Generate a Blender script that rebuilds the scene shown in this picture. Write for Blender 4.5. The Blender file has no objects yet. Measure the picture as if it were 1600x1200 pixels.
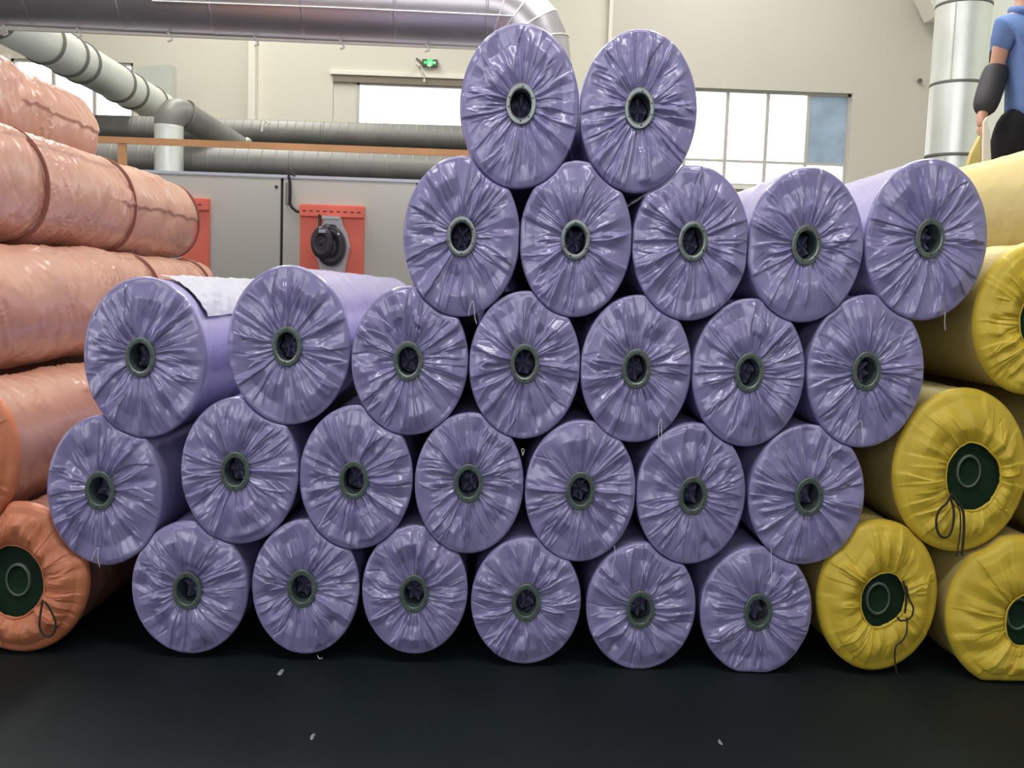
import bpy, math, random
import numpy as np
from mathutils import Vector, Matrix
S = bpy.context.scene
COL = S.collection
PI = math.pi

# ------------------------------------------------------------------ camera, world, lights, exposure
F = 1540.0                      # focal length in pixels of the 1600 x 1200 frame
D = 3.4                         # distance of the stack fronts
YAW, PITCH, ROLL = math.radians(1.28), math.radians(5.45), 0.034
fw = Vector((math.sin(YAW) * math.cos(PITCH), math.cos(YAW) * math.cos(PITCH), -math.sin(PITCH)))
r0 = fw.cross(Vector((0, 0, 1))).normalized(); u0 = r0.cross(fw)
RT = r0 * math.cos(ROLL) + u0 * math.sin(ROLL)
UP = u0 * math.cos(ROLL) - r0 * math.sin(ROLL)
def ray(px, py): return (fw * F + RT * (px - 800) + UP * (600 - py)) / F
_d = ray(740, 1041); HC = -_d.z / _d.y * D
def P(px, py, Y):
    d = ray(px, py); return Vector((d.x / d.y * Y, Y, HC + d.z / d.y * Y))
cd = bpy.data.cameras.new('camera'); cam = bpy.data.objects.new('camera', cd); COL.objects.link(cam)
cd.sensor_width = 36; cd.lens = 36 * F / 1600; cd.clip_end = 200
cam.matrix_world = Matrix((( RT.x, UP.x, -fw.x, 0), (RT.y, UP.y, -fw.y, 0), (RT.z, UP.z, -fw.z, HC), (0, 0, 0, 1)))
S.camera = cam
w = bpy.data.worlds.new('sky'); S.world = w; w.use_nodes = True
bg = w.node_tree.nodes['Background']; bg.inputs['Color'].default_value = (0.92, 0.96, 1.0, 1); bg.inputs['Strength'].default_value = 3.0
def area(name, loc, target, sx, sy, power, col):
    l = bpy.data.lights.new(name, 'AREA'); l.shape = 'RECTANGLE'; l.size = sx; l.size_y = sy; l.energy = power; l.color = col
    o = bpy.data.objects.new(name, l); COL.objects.link(o); o.location = loc
    o.rotation_euler = (Vector(target) - Vector(loc)).to_track_quat('-Z', 'Y').to_euler(); return o
area('added_roof_fill', (-4.0, 11, 9.2), (-4.0, 11, 0), 1.0, 12, 750, (1, 0.98, 0.94))  # unseen fill lamps, added to brighten the back wall and machine
area('added_roof_fill', (3.5, 11, 9.2), (3.5, 11, 0), 1.0, 12, 600, (1, 0.98, 0.94))
area('added_stack_fill', (0.8, 6.4, 7.0), (0.6, 5.6, 0), 6, 0.5, 330, (1, 0.99, 0.98))  # unseen lamp added to whiten the tops of the rolls
area('added_aisle_fill', (-0.3, 1.5, 4.7), (0.0, 3.0, 1.0), 5.0, 0.35, 108, (1, 0.97, 0.96))  # unseen lamp added so the roll faces darken towards the floor
vs = S.view_settings; vs.view_transform = 'Standard'; vs.look = 'None'; vs.exposure = 0.0; vs.gamma = 1; vs.use_curve_mapping = False

# ------------------------------------------------------------------ materials
def lin(c): return tuple((v / 255 / 12.92 if v / 255 <= 0.04045 else ((v / 255 + 0.055) / 1.055) ** 2.4) for v in c)
def mat(name, rgb, rough=0.5, metal=0.0, spec=0.5, var=0.0, vscale=4.0, bump=0.0, bscale=30.0, stretch=(1, 1, 1), emit=None, coat=0.0, radial=False, rvar=0.0):
    m = bpy.data.materials.new(name); m.use_nodes = True; nt = m.node_tree; N = nt.nodes; L = nt.links
    b = N['Principled BSDF']; c = lin(rgb)
    b.inputs['Base Color'].default_value = (*c, 1); b.inputs['Roughness'].default_value = rough
    b.inputs['Metallic'].default_value = metal; b.inputs['Specular IOR Level'].default_value = spec
    b.inputs['Coat Weight'].default_value = coat; b.inputs['Coat Roughness'].default_value = 0.2
    tc = N.new('ShaderNodeTexCoord')
    if var or rvar:
        n = N.new('ShaderNodeTexNoise'); n.inputs['Scale'].default_value = vscale; n.inputs['Detail'].default_value = 4
        L.new(tc.outputs['Object'], n.inputs['Vector'])
        if var:
            r = N.new('ShaderNodeValToRGB'); r.color_ramp.elements[0].position = 0.3; r.color_ramp.elements[1].position = 0.7
            r.color_ramp.elements[0].color = (*[max(0, x * (1 - var)) for x in c], 1); r.color_ramp.elements[1].color = (*[min(1, x * (1 + var)) for x in c], 1)
            L.new(n.outputs['Fac'], r.inputs['Fac']); L.new(r.outputs['Color'], b.inputs['Base Color'])
        if rvar:
            mr = N.new('ShaderNodeMapRange'); mr.inputs['To Min'].default_value = max(.03, rough - rvar); mr.inputs['To Max'].default_value = min(1, rough + rvar)
            L.new(n.outputs['Fac'], mr.inputs['Value']); L.new(mr.outputs['Result'], b.inputs['Roughness'])
    if bump:
        mp = N.new('ShaderNodeMapping'); mp.inputs['Scale'].default_value = stretch
        if radial:                      # creases that run out from the roll's axis
            vm = N.new('ShaderNodeVectorMath'); vm.operation = 'MULTIPLY'; vm.inputs[1].default_value = (1.33, 0, 1)
            L.new(tc.outputs['Object'], vm.inputs[0])
            nm = N.new('ShaderNodeVectorMath'); nm.operation = 'NORMALIZE'; L.new(vm.outputs[0], nm.inputs[0])
            sc = N.new('ShaderNodeVectorMath'); sc.operation = 'SCALE'; sc.inputs['Scale'].default_value = 0.55; L.new(nm.outputs[0], sc.inputs[0])
            ad = N.new('ShaderNodeVectorMath'); ad.operation = 'ADD'; L.new(sc.outputs[0], ad.inputs[0]); L.new(tc.outputs['Object'], ad.inputs[1])
            L.new(ad.outputs[0], mp.inputs['Vector'])
        else: L.new(tc.outputs['Object'], mp.inputs['Vector'])
        n2 = N.new('ShaderNodeTexNoise'); n2.inputs['Scale'].default_value = bscale; n2.inputs['Detail'].default_value = 3; n2.inputs['Distortion'].default_value = 0.6
        n2.noise_type = 'RIDGED_MULTIFRACTAL' if radial or stretch != (1, 1, 1) else 'FBM'
        L.new(mp.outputs[0], n2.inputs['Vector'])
        bp = N.new('ShaderNodeBump'); bp.inputs['Strength'].default_value = bump; bp.inputs['Distance'].default_value = 0.004
        L.new(n2.outputs['Fac'], bp.inputs['Height']); L.new(bp.outputs['Normal'], b.inputs['Normal'])
    if emit is not None:
        b.inputs['Emission Color'].default_value = (*c, 1); b.inputs['Emission Strength'].default_value = emit
    return m
M = {}
M['lav_end'] = mat('lavender_gathered_film', (142, 136, 183), 0.24, spec=0.9, var=0.05, vscale=5, bump=0.05, bscale=14, radial=True, rvar=0.06, coat=0.25)
M['lav_side'] = mat('lavender_film', (176, 170, 214), 0.27, spec=0.8, var=0.05, vscale=4, bump=0.10, bscale=9, stretch=(1.5, 0.7, 1.5), coat=0.6)
M['org_side'] = mat('salmon_film', (192, 141, 117), 0.28, spec=0.7, var=0.06, vscale=3, bump=0.05, bscale=10, stretch=(1.2, 0.8, 1.2), coat=0.4)
M['org_end'] = mat('orange_gathered_film', (208, 128, 92), 0.42, spec=0.5, var=0.08, vscale=4, bump=0.12, bscale=12, radial=True)
M['yel_side'] = mat('yellow_film', (202, 184, 116), 0.45, spec=0.5, var=0.06, vscale=3, bump=0.15, bscale=8, stretch=(1.2, 0.7, 1.2))
M['yel_end'] = mat('yellow_gathered_film', (214, 186, 62), 0.45, spec=0.45, var=0.08, vscale=4, bump=0.08, bscale=11, radial=True)
M['ring'] = mat('core_ring_plastic', (82, 97, 90), 0.18, spec=1.0, var=0.12, vscale=30, coat=1.0)
M['bore'] = mat('core_bore', (34, 36, 44), 0.6)
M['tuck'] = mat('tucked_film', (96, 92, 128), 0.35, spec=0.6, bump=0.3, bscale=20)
M['green'] = mat('dark_green_fabric', (22, 46, 30), 0.85, spec=0.2, var=0.1, vscale=20, bump=0.1, bscale=120)
M['green_ring'] = mat('core_rim', (88, 104, 92), 0.45, spec=0.5)
M['string'] = mat('dark_string', (44, 44, 34), 0.8)
M['thread'] = mat('white_thread', (225, 222, 232), 0.6)
M['white'] = mat('white_plastic', (188, 190, 202), 0.35, bump=0.3, bscale=30, coat=0.3)
M['strap'] = mat('brown_strap', (140, 84, 68), 0.5)
M['floor'] = mat('dark_floor', (25, 33, 34), 0.62, spec=0.2, var=0.22, vscale=1.3, bump=0.15, bscale=60, rvar=0.08)
M['wall'] = mat('cream_plaster', (223, 219, 204), 0.85, spec=0.2, var=0.025, vscale=0.35)
M['wall2'] = mat('grey_beige_plaster', (214, 208, 198), 0.85, spec=0.2, var=0.03, vscale=0.3)
M['wall3'] = mat('pale_green_grey_plaster', (226, 230, 218), 0.85, spec=0.2, var=0.02, vscale=0.4)
M['trimw'] = mat('white_trim', (238, 234, 222), 0.6)
M['trimd'] = mat('grey_brown_lintel', (140, 128, 112), 0.7)
M['frame'] = mat('grey_window_frame', (196, 193, 186), 0.5)
M['zinc'] = mat('galvanised_steel', (188, 184, 188), 0.33, metal=0.65, var=0.08, vscale=2.5, rvar=0.08)
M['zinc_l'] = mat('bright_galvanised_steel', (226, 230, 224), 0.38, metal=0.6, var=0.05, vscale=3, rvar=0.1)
M['zinc_w'] = mat('pale_duct_steel', (206, 210, 200), 0.5, metal=0.2, var=0.04, vscale=2)
M['zinc_d'] = mat('dull_spiral_steel', (128, 127, 122), 0.5, metal=0.3, var=0.1, vscale=2.5, rvar=0.1)
M['seam'] = mat('dark_duct_joint', (108, 108, 102), 0.6, metal=0.3)
M['beam'] = mat('ochre_painted_beam', (168, 122, 80), 0.6, var=0.12, vscale=2)
M['machine'] = mat('grey_machine_paint', (202, 199, 190), 0.5, var=0.03, vscale=0.8)
M['dark'] = mat('black_rubber', (30, 30, 32), 0.55)
M['motor'] = mat('black_motor_paint', (56, 53, 62), 0.4, spec=0.5)
M['grey'] = mat('light_grey_casting', (205, 204, 210), 0.45)
M['red'] = mat('orange_red_paint', (250, 122, 100), 0.5, var=0.03)
M['redd'] = mat('dark_slot_red', (110, 26, 22), 0.7)
M['blue'] = mat('blue_shirt_cloth', (104, 130, 180), 0.85, spec=0.2, var=0.06, vscale=6, bump=0.1, bscale=20)
M['black'] = mat('black_cloth', (36, 36, 40), 0.9, spec=0.2, bump=0.1, bscale=20)
M['sleeve'] = mat('charcoal_sleeve', (52, 51, 54), 0.7, bump=0.2, bscale=25)
M['skin'] = mat('skin', (206, 156, 132), 0.55)
M['hair'] = mat('black_hair', (26, 22, 20), 0.6)
M['bluebox'] = mat('blue_panel_paint', (110, 158, 204), 0.5)
M['signg'] = mat('green_lit_sign', (70, 220, 110), 0.4, emit=0.75)
M['signw'] = mat('pale_lit_sign', (190, 250, 200), 0.4, emit=0.8)
M['signk'] = mat('sign_case', (92, 92, 84), 0.5)
M['pframe'] = mat('sky_reflection_pane', (166, 188, 212), 0.3, var=0.2, vscale=2.2, spec=0.6)  # blue tint and mottling paint a sky reflection into the frosted pane
M['eye'] = mat('eye_white', (235, 232, 228), 0.3)
M['lint'] = mat('pale_lint', (150, 156, 150), 0.9)
def glass():
    m = bpy.data.materials.new('window_glass'); m.use_nodes = True; N = m.node_tree.nodes; L = m.node_tree.links
    out = N['Material Output']; N.remove(N['Principled BSDF'])
    t = N.new('ShaderNodeBsdfTransparent'); g = N.new('ShaderNodeBsdfGlossy'); g.inputs['Roughness'].default_value = 0.05
    fr = N.new('ShaderNodeFresnel'); fr.inputs['IOR'].default_value = 1.3
    x = N.new('ShaderNodeMixShader'); L.new(fr.outputs[0], x.inputs[0]); L.new(t.outputs[0], x.inputs[1]); L.new(g.outputs[0], x.inputs[2]); L.new(x.outputs[0], out.inputs[0])
    return m
M['glass'] = glass()

# ------------------------------------------------------------------ helpers
def tag(o, label=None, cat=None, group=None, kind=None):
    if label: o['label'] = label
    if cat: o['category'] = cat
    if group: o['group'] = group
    if kind: o['kind'] = kind
    return o
def thing(name, label, cat, loc=(0, 0, 0), group=None):
    o = bpy.data.objects.new(name, None); COL.objects.link(o); o.location = loc; o.empty_display_size = 0.05
    return tag(o, label, cat, group)
class MB:
    def __init__(s): s.v = []; s.f = []
    def add(s, v, f):
        b = len(s.v); s.v += [tuple(p) for p in v]; s.f += [tuple(i + b for i in q) for q in f]; return s
    def box(s, a, b):
        x0, y0, z0 = (min(a[i], b[i]) for i in range(3)); x1, y1, z1 = (max(a[i], b[i]) for i in range(3))
        return s.add([(x0,y0,z0),(x1,y0,z0),(x1,y1,z0),(x0,y1,z0),(x0,y0,z1),(x1,y0,z1),(x1,y1,z1),(x0,y1,z1)],
                     [(0,3,2,1),(4,5,6,7),(0,1,5,4),(1,2,6,5),(2,3,7,6),(3,0,4,7)])
    def tube(s, pts, rad, n=20, cap=True, inner=None):
        pts = [Vector(p) for p in pts]; k = len(pts)
        if not hasattr(rad, '__len__'): rad = [rad] * k
        t = [(pts[min(i+1, k-1)] - pts[max(i-1, 0)]).normalized() for i in range(k)]
        ref = Vector((0, 0, 1)) if abs(t[0].z) < 0.9 else Vector((0, 1, 0))
        a = t[0].cross(ref).normalized(); v = []; f = []
        for i in range(k):
            a = (a - t[i] * a.dot(t[i])).normalized(); b = t[i].cross(a)
            for j in range(n):
                q = 2 * PI * j / n; v.append(pts[i] + (a * math.cos(q) + b * math.sin(q)) * rad[i])
        for i in range(k - 1):
            for j in range(n):
                j2 = (j + 1) % n; f.append((i*n+j, i*n+j2, (i+1)*n+j2, (i+1)*n+j))
        if cap: f.append(tuple(range(n))[::-1]); f.append(tuple(range((k-1)*n, k*n)))
        return s.add(v, f)
    def poly(s, pts, th):          # outline extruded along th
        pts = [Vector(p) for p in pts]; n = len(pts); th = Vector(th)
        return s.add(pts + [p + th for p in pts], [tuple(range(n)), tuple(range(2*n-1, n-1, -1))] + [(i, n+i, n+(i+1)%n, (i+1)%n) for i in range(n)])
    def build(s, name, m, parent=None, smooth=False, org=None, bevel=0):
        me = bpy.data.meshes.new(name)
        v = s.v
        if org is not None: v = [(p[0]-org[0], p[1]-org[1], p[2]-org[2]) for p in v]
        me.from_pydata(v, [], s.f); me.materials.append(M[m]); me.validate()
        if smooth: me.polygons.foreach_set('use_smooth', [True] * len(me.polygons))
        import bmesh
        bm = bmesh.new(); bm.from_mesh(me); bmesh.ops.recalc_face_normals(bm, faces=bm.faces)
        if bevel: bmesh.ops.bevel(bm, geom=bm.edges[:], offset=bevel, segments=2, affect='EDGES', clamp_overlap=True)
        bm.to_mesh(me); bm.free()
        if smooth: me.set_sharp_from_angle(angle=math.radians(38))
        o = bpy.data.objects.new(name, me); COL.objects.link(o)
        if org is not None: o.location = org
        if parent is not None:
            o.parent = parent; o.location = Vector(o.location) - parent.matrix_basis.translation
        return o
def gridobj(name, V, closed_u, m, parent, loc, capend=False, flip=False, rad=None):
    """V: array (rows, cols, 3); columns wrap round when closed_u; loc relative to the parent"""
    R_, C_ = V.shape[:2]
    i = np.arange(R_ - 1)[:, None]; j = np.arange(C_ if closed_u else C_ - 1)[None, :]; j2 = (j + 1) % C_
    q = np.stack([i*C_+j + 0*j, i*C_+j2, (i+1)*C_+j2, (i+1)*C_+j], -1).reshape(-1, 4)
    if flip: q = q[:, ::-1]
    faces = q.tolist()
    if capend: faces.append(tuple(range((R_-1)*C_, R_*C_)))
    me = bpy.data.meshes.new(name); me.from_pydata(V.reshape(-1, 3).tolist(), [], faces)
    me.materials.append(M[m]); me.polygons.foreach_set('use_smooth', [True] * len(me.polygons)); me.update()
    o = bpy.data.objects.new(name, me); COL.objects.link(o)
    if parent is not None: o.parent = parent
    o.location = loc
    return o
def sstep(a, b, x):
    t = np.clip((x - a) / (b - a), 0, 1); return t * t * (3 - 2 * t)
def vnoise(rng, u, v, nu, nv, hard=False):
    """value noise, periodic in u over [0,1); v in [0,1]"""
    g = rng.random((nv + 2, nu)); x = (u % 1) * nu; y = np.clip(v, 0, 1) * nv
    i = np.floor(x).astype(int); j = np.floor(y).astype(int); fx = x - i; fy = y - j
    if not hard: fx = fx*fx*(3-2*fx); fy = fy*fy*(3-2*fy)
    i2 = (i + 1) % nu; i = i % nu
    return (g[j, i]*(1-fx) + g[j, i2]*fx)*(1-fy) + (g[j+1, i]*(1-fx) + g[j+1, i2]*fx)*fy
def facet_layer(rng, T, s, n, jit, ks, amp, alt, drift):
    """straight-edged folds: heights on a jittered polar lattice, joined by flat facets"""
    m = len(ks); th = 2*PI*(np.arange(n) + rng.uniform(-jit, jit, n)) / n
    H = np.zeros((m, n)); off = np.zeros((m, n)); sg = np.where(np.arange(n) % 2 == 0, 1.0, -1.0)
    life = rng.uniform(.25, 1.3, n)
    for j, k in enumerate(ks):
        H[j] = amp[j] * (alt * sg * (k < life) * rng.uniform(.3, 1.2, n) + (1 - alt) * rng.uniform(-1, 1, n))
        off[j] = drift * (rng.random() - .5) * k + jit * .25 * rng.uniform(-1, 1, n) / n * 2 * PI * (k > 0)
    out = np.zeros_like(T); hs = []
    t1 = T[0]
    rows = []
    for j in range(m):
        a = th + off[j]; o = np.argsort(a); a = a[o]; h = H[j][o]
        aa = np.concatenate([a - 2*PI, a, a + 2*PI]); hh = np.concatenate([h, h, h]); rows.append(np.interp(t1, aa, hh))
    rows = np.array(rows); sv = s[:, 0]
    for i, q in enumerate(sv):
        j = min(m - 2, max(0, int(np.searchsorted(ks, q, 'right')) - 1)); f = (q - ks[j]) / (ks[j+1] - ks[j]); out[i] = rows[j] * (1 - f) + rows[j+1] * f
    return out
def pleats(rng, T, s, n1, n2, amp, flap=True):
    """height of the gathered film over the end of a roll; s = 0 at the core, 1 at the rim"""
    ang = lambda d: (d + PI) % (2*PI) - PI
    n = n1 - n1 % 2
    h = facet_layer(rng, T, s, n, .42, [0, .12, .38, .68, 1.0], np.array([.25, .45, .75, .9, .75]) * amp, .6, .25)
    h += facet_layer(rng, T, s, n2 - n2 % 2, .45, [0, .1, .3, .5, .75, 1.0], np.array([.12, .3, .34, .26, .2, .16]) * amp, .6, .3)
    h += facet_layer(rng, T, s, 9, .45, [0, .35, .7, 1.0], np.array([0, .7, .9, .6]) * amp, 0, .2)
    def crease(th, wL, wR, a, r0, r1, c, p=1.0):
        d = ang(T - th - c * s); w = np.where(d < 0, wL, wR)
        return a * np.clip(1 - np.abs(d) / w, 0, 1) ** p * sstep(r0 - 0.04, r0 + 0.08, s) * (1 - sstep(r1 - 0.22, r1, s))
    for i in range(int(n1 * .8)):                    # long sharp pleats, steep on one side
        wide = rng.uniform(.08, .24); steep = rng.uniform(.012, .03)
        if rng.random() < .5: wide, steep = steep, wide
        h += crease(rng.uniform(0, 2*PI), wide, steep, amp * rng.uniform(.25, .7), -.1, rng.uniform(.6, 1.8), rng.uniform(-.15, .15))
    for i in range(n2):                              # short pinches
        a0 = rng.uniform(-.1, .7); w = rng.uniform(.012, .035)
        h += (-1 if rng.random() < .35 else 1) * crease(rng.uniform(0, 2*PI), w, w * rng.uniform(.6, 2), amp * rng.uniform(.12, .35), a0, a0 + rng.uniform(.3, .7), rng.uniform(-.4, .4))
    if flap:
        for i in range(rng.integers(3, 6)):          # folded-over flaps with one crisp edge
            th = rng.uniform(0, 2*PI); d = ang(T - th - rng.uniform(-.5, .5) * s); wd = rng.uniform(.25, .55)
            h += amp * .5 * np.where((d > 0) & (d < wd), (1 - d / wd), 0) * sstep(.05, .25, s) * (1 - sstep(.9, 1.05, s))
    return h

# ------------------------------------------------------------------ the setting
YW = 18.0
def xz(px, py, Y=YW): p = P(px, py, Y); return p.x, p.z
fl = MB().box((-22, -16, -0.2), (22, 22, 0)).build('floor', 'floor'); tag(fl, kind='structure')
def wall_holes(name, x0, x1, z0, z1, holes, y0, y1, m):
    xs = sorted({x0, x1, *[h[0] for h in holes], *[h[1] for h in holes]}); zs = sorted({z0, z1, *[h[2] for h in holes], *[h[3] for h in holes]})
    mb = MB()
    for i in range(len(xs) - 1):
        for j in range(len(zs) - 1):
            cx, cz = (xs[i]+xs[i+1])/2, (zs[j]+zs[j+1])/2
            if any(h[0] < cx < h[1] and h[2] < cz < h[3] for h in holes): continue
            mb.box((xs[i], y0, zs[j]), (xs[i+1], y1, zs[j+1]))
    o = mb.build(name, m); tag(o, kind='structure'); return o
XC = P(1450, 150, YW).x
wl = (P(17, 140, YW).x, P(208, 140, YW).x, P(120, 250, YW).z, P(120, 95, YW).z)
wm = (P(520, 150, YW).x, P(800, 150, YW).x, P(640, 330, YW).z, P(640, 121, YW).z)
wr = (P(1040, 200, YW).x, P(1327, 200, YW).x, P(1200, 292, YW).z, P(1200, 142, YW).z)
wall_holes('wall_back', -12, XC, 0, 9.5, [wl, wm, wr], YW, YW + 0.3, 'wall')
# the darker bay of the back wall, right of the pilaster, is a thin skin with its own opening
xb = P(950, 100, YW).x
wall_holes('wall_back_bay', xb, XC, 0.0, 9.5, [wr], YW - 0.06, YW - 0.001, 'wall2')
tag(MB().box((XC, -9, 0), (XC + 0.3, YW + 0.3, 9.5)).build('wall_right', 'wall3'), kind='structure')
tag(MB().box((-12.3, -9.3, 9.5), (XC + .3, YW + .3, 9.8)).build('ceiling', 'wall2'), kind='structure')
wall_holes('wall_front', -12, XC, 0, 9.5, [(-9, -3.0, 2.4, 6.4), (-2.4, 3.6, 2.4, 6.4)], -9.3, -9, 'wall2')
lw = MB(); lw.box((-12.3, 1.5, 0), (-12, YW + 0.3, 9.5)); lw.box((-12.3, -9.3, 0), (-12, -5.5, 9.5)); lw.box((-12.3, -5.5, 4.2), (-12, 1.5, 9.5))
tag(lw.build('wall_left', 'wall'), kind='structure')   # unseen opening added to let sky light in from the left
x1 = P(393, 100, YW).x
tag(MB().box((x1, YW - 0.25, 0), (x1 + 0.12, YW, 9.5)).build('trim_1', 'trimw', bevel=.01), kind='structure')
tag(MB().box((P(948, 100, YW).x, YW - 0.12, 0), (P(953, 100, YW).x, YW, 9.5)).build('trim_2', 'trimw'), kind='structure')
tag(MB().box((wm[0] - .05, YW - 0.05, wm[3] + .0), (wm[1] + .1, YW, wm[3] + .06)).build('trim_3', 'trimw'), kind='structure')
tag(MB().box((wl[0] - .12, YW - 0.06, wl[2]), (wl[0], YW, wl[3] + .05)).build('trim_4', 'trimw'), kind='structure')
a, b = P(1444, -20, 17.2), P(1464, 24, 17.2)
tag(MB().poly([a, b, b + Vector((.25, 0, .05)), a + Vector((.45, 0, .05))], (0, .5, 0)).build('trim_5', 'trimw'), kind='structure')
def window(n, hole, xm, zm, special=None):
    x0, x1, z0, z1 = hole
    e = bpy.data.objects.new('window_%d' % n, None); COL.objects.link(e); e.location = (0, YW, 0); tag(e, kind='structure')
    t = 0.045; ya, yb = YW + 0.03, YW + 0.10
    f = MB()
    f.box((x0, ya, z0), (x0+t, yb, z1)); f.box((x1-t, ya, z0), (x1, yb, z1)); f.box((x0, ya, z0), (x1, yb, z0+t)); f.box((x0, ya, z1-t), (x1, yb, z1))
    f.build('frame', 'frame', e)
    for x in xm: MB().box((x-.028, ya+.005, z0), (x+.028, yb-.005, z1)).build('mullion', 'frame', e)
    for z in zm: MB().box((x0, ya+.01, z-.022), (x1, yb-.01, z+.022)).build('transom', 'frame', e)
    X = [x0] + list(xm) + [x1]; Z = [z0] + list(zm) + [z1]
    for i in range(len(X)-1):
        for j in range(len(Z)-1):
            m = 'glass'
            if special and special == (i, j): m = 'pframe'
            o = MB().box((X[i]+.02, YW+.055, Z[j]+.02), (X[i+1]-.02, YW+.07, Z[j+1]-.02)).build('pane', m, e)
            if m != 'glass': o['label'] = 'frosted pane coloured blue-grey like reflected sky'
    MB().box((x0-.08, YW-.14, z0-.07), (x1+.08, YW+.03, z0)).build('sill', 'trimw', e)
    return e
window(1, wl, [P(82, 140, YW).x, P(146, 150, YW).x], [])
e = window(2, (P(557, 160, YW).x, wm[1], wm[2], P(640, 131, YW).z), [], [])
MB().box((wm[0], YW+.04, wm[2]), (P(557, 160, YW).x, YW+.16, wm[3]-.0)).build('side_panel', 'wall', e)
MB().box((wm[0], YW-.02, P(560, 129, YW).z), (wm[1], YW+.15, wm[3])).build('lintel', 'trimd', e)
window(3, wr, [P(1072, 200, YW).x, P(1136, 200, YW).x, P(1199, 200, YW).x, P(1263, 200, YW).x], [P(1200, 253, YW).z], special=(4, 1))
# roof edge of a building outside the middle window
nb = thing('outside_roof', 'faint pale roof line seen outside the middle window', 'roof', P(680, 300, 40))
MB().box(P(618, 156, 40) + Vector((0, 0, -4)), P(800, 150.5, 40) + Vector((3, 4, 0))).build('roof_wall', 'trimw', nb)
MB().box(P(614, 154, 39.9), P(800, 157, 39.9) + Vector((3, .5, .25))).build('roof_edge', 'frame', nb)

# ------------------------------------------------------------------ rolls
class RD: pass
ROLLS = []
def addroll(kind, cx, cy, rx, ry, core=None, label='', **k):
    r = RD(); r.kind = kind; r.px = cx; r.Y = k.get('Y', D)
    c = P(cx, cy, r.Y); r.x, r.z = c.x, c.z
    s = r.Y / F; r.rx, r.rz = rx * s * 1.006, ry * s * 1.006
    cc = P(*(core or (cx, cy)), r.Y); r.ox, r.oz = cc.x - r.x, cc.z - r.z
    r.label = label; r.k = k; ROLLS.append(r); return r
L5, L4, L3, L2, L1 = ('the top pair', 'the row of five below the top pair', 'the middle row of seven', 'the row of seven just above the floor row', 'the floor row')
def lv(s): return 'lavender roll ' + s
PUR = [
 (812,166,91,124,(814,163), 'lavender roll with light grey core ring, left one of the topmost pair'),
 (998,174,90,123,(999,170), 'lavender roll with light grey core ring, right one of the topmost pair'),
 (721,370,90,123,(721,370), lv('with a thread loop under it, left end of the row of five')),
 (900,374,87,120,(899,375), lv('with a bright ring, carrying both topmost rolls, second in its row')),
 (1080,380,91,120,(1082,377), lv('under the right topmost roll, middle of the row of five')),
 (1259,383,91,120,(1259,383), lv('in front of the blue-paned window, fourth in the row of five')),
 (1448,375,96,125,(1452,373), lv('upper right end of the stack, below the steel column duct')),
 (226,559,95,125,(220,558), lv('with a white sheet lying on its back, left end of the middle row')),
 (451,540,95,124,(449,541), lv('below the red motor plate, long pale back showing')),
 (640,564,91,117,(638,564), lv('with an M-shaped crease above its core, third in the middle row')),
 (820,571,87,116,(820,568), lv('in the centre of the middle row, fourth from either end')),
 (994,577,87,116,(994,576), lv('fifth in the middle row, right of the central roll')),
 (1170,583,89,117,(1170,582), lv('sixth in the middle row, with a flat pale fold above its core')),
 (1353,581,93,121,(1353,580), lv('right end of the middle row, beside the tall yellow rolls')),
 (163,767,90,120,(157,766), lv('bluish one at far left, overlapping the bottom orange roll')),
 (374,736,92,117,(368,736), lv('with a pointed fold at its foot, second above the floor row')),
 (556,747,89,115,(553,750), lv('with a triangular fold below its core, third above the floor row')),
 (733,756,86,113,(732,755), lv('fourth in the row above the floor row, core ring slightly lit on top')),
 (907,768,88,114,(907,767), lv('fifth in the row above the floor row, dark green core ring')),
 (1080,772,87,114,(1082,774), lv('sixth in the row above the floor row, white thread falling on its top')),
 (1261,774,93,113,(1263,776), lv('right end of the row above the floor row, touching the small yellow roll')),
 (296,919,92,108,(293,922), lv('on the floor at the left end, broad wedge-shaped fold above its core')),
 (477,918,85,110,(472,919), lv('on the floor, second from the left')),
 (648,923,84,105,(647,927), lv('on the floor, third from the left')),
 (822,940,88,104,(822,941), lv('on the floor, third from the right')),
 (1002,948,88,105,(1000,952), lv('on the floor, second from the right among the lavender ones')),
 (1182,955,90,106,(1184,956), lv('on the floor beside the small yellow roll, dull grey tint')),
]
for p in PUR: addroll('lav', p[0], p[1], p[2], p[3], p[4], p[5])
# orange pile on the left
addroll('org', 28, 905, 107, 122, (27, 907), 'orange film-wrapped roll on the floor with a wide dark green opening', hole=(24, 911, 44, 57))
addroll('org', -65, 712, 90, 121, (-70, 712), 'pale salmon roll second from the bottom of the orange pile', hole=(-70, 712, 40, 52))
addroll('org', -140, 482, 90, 122, None, 'salmon film-wrapped roll in the middle of the orange pile, thin strap', straps=[.60, .90], hole=(-140, 482, 40, 52))
addroll('org', -222, 240, 90, 121, None, 'salmon roll second from the top of the orange pile, strapped and taped shut', straps=[.30, .62, .985], hole=(-222, 240, 40, 52))
addroll('org', -352, 40, 88, 118, None, 'topmost salmon roll of the orange pile under the pale diagonal duct', straps=[.38], L=2.55, hole=(-352, 40, 40, 52), sx=-.03)
for (x, y) in [(-185, 905), (-392, 905), (-258, 712), (-330, 482), (-455, 262)]:
    addroll('org', x, y, 92, 119, None, 'salmon film-wrapped roll in the left pile beyond the picture edge', plain=1)
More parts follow.
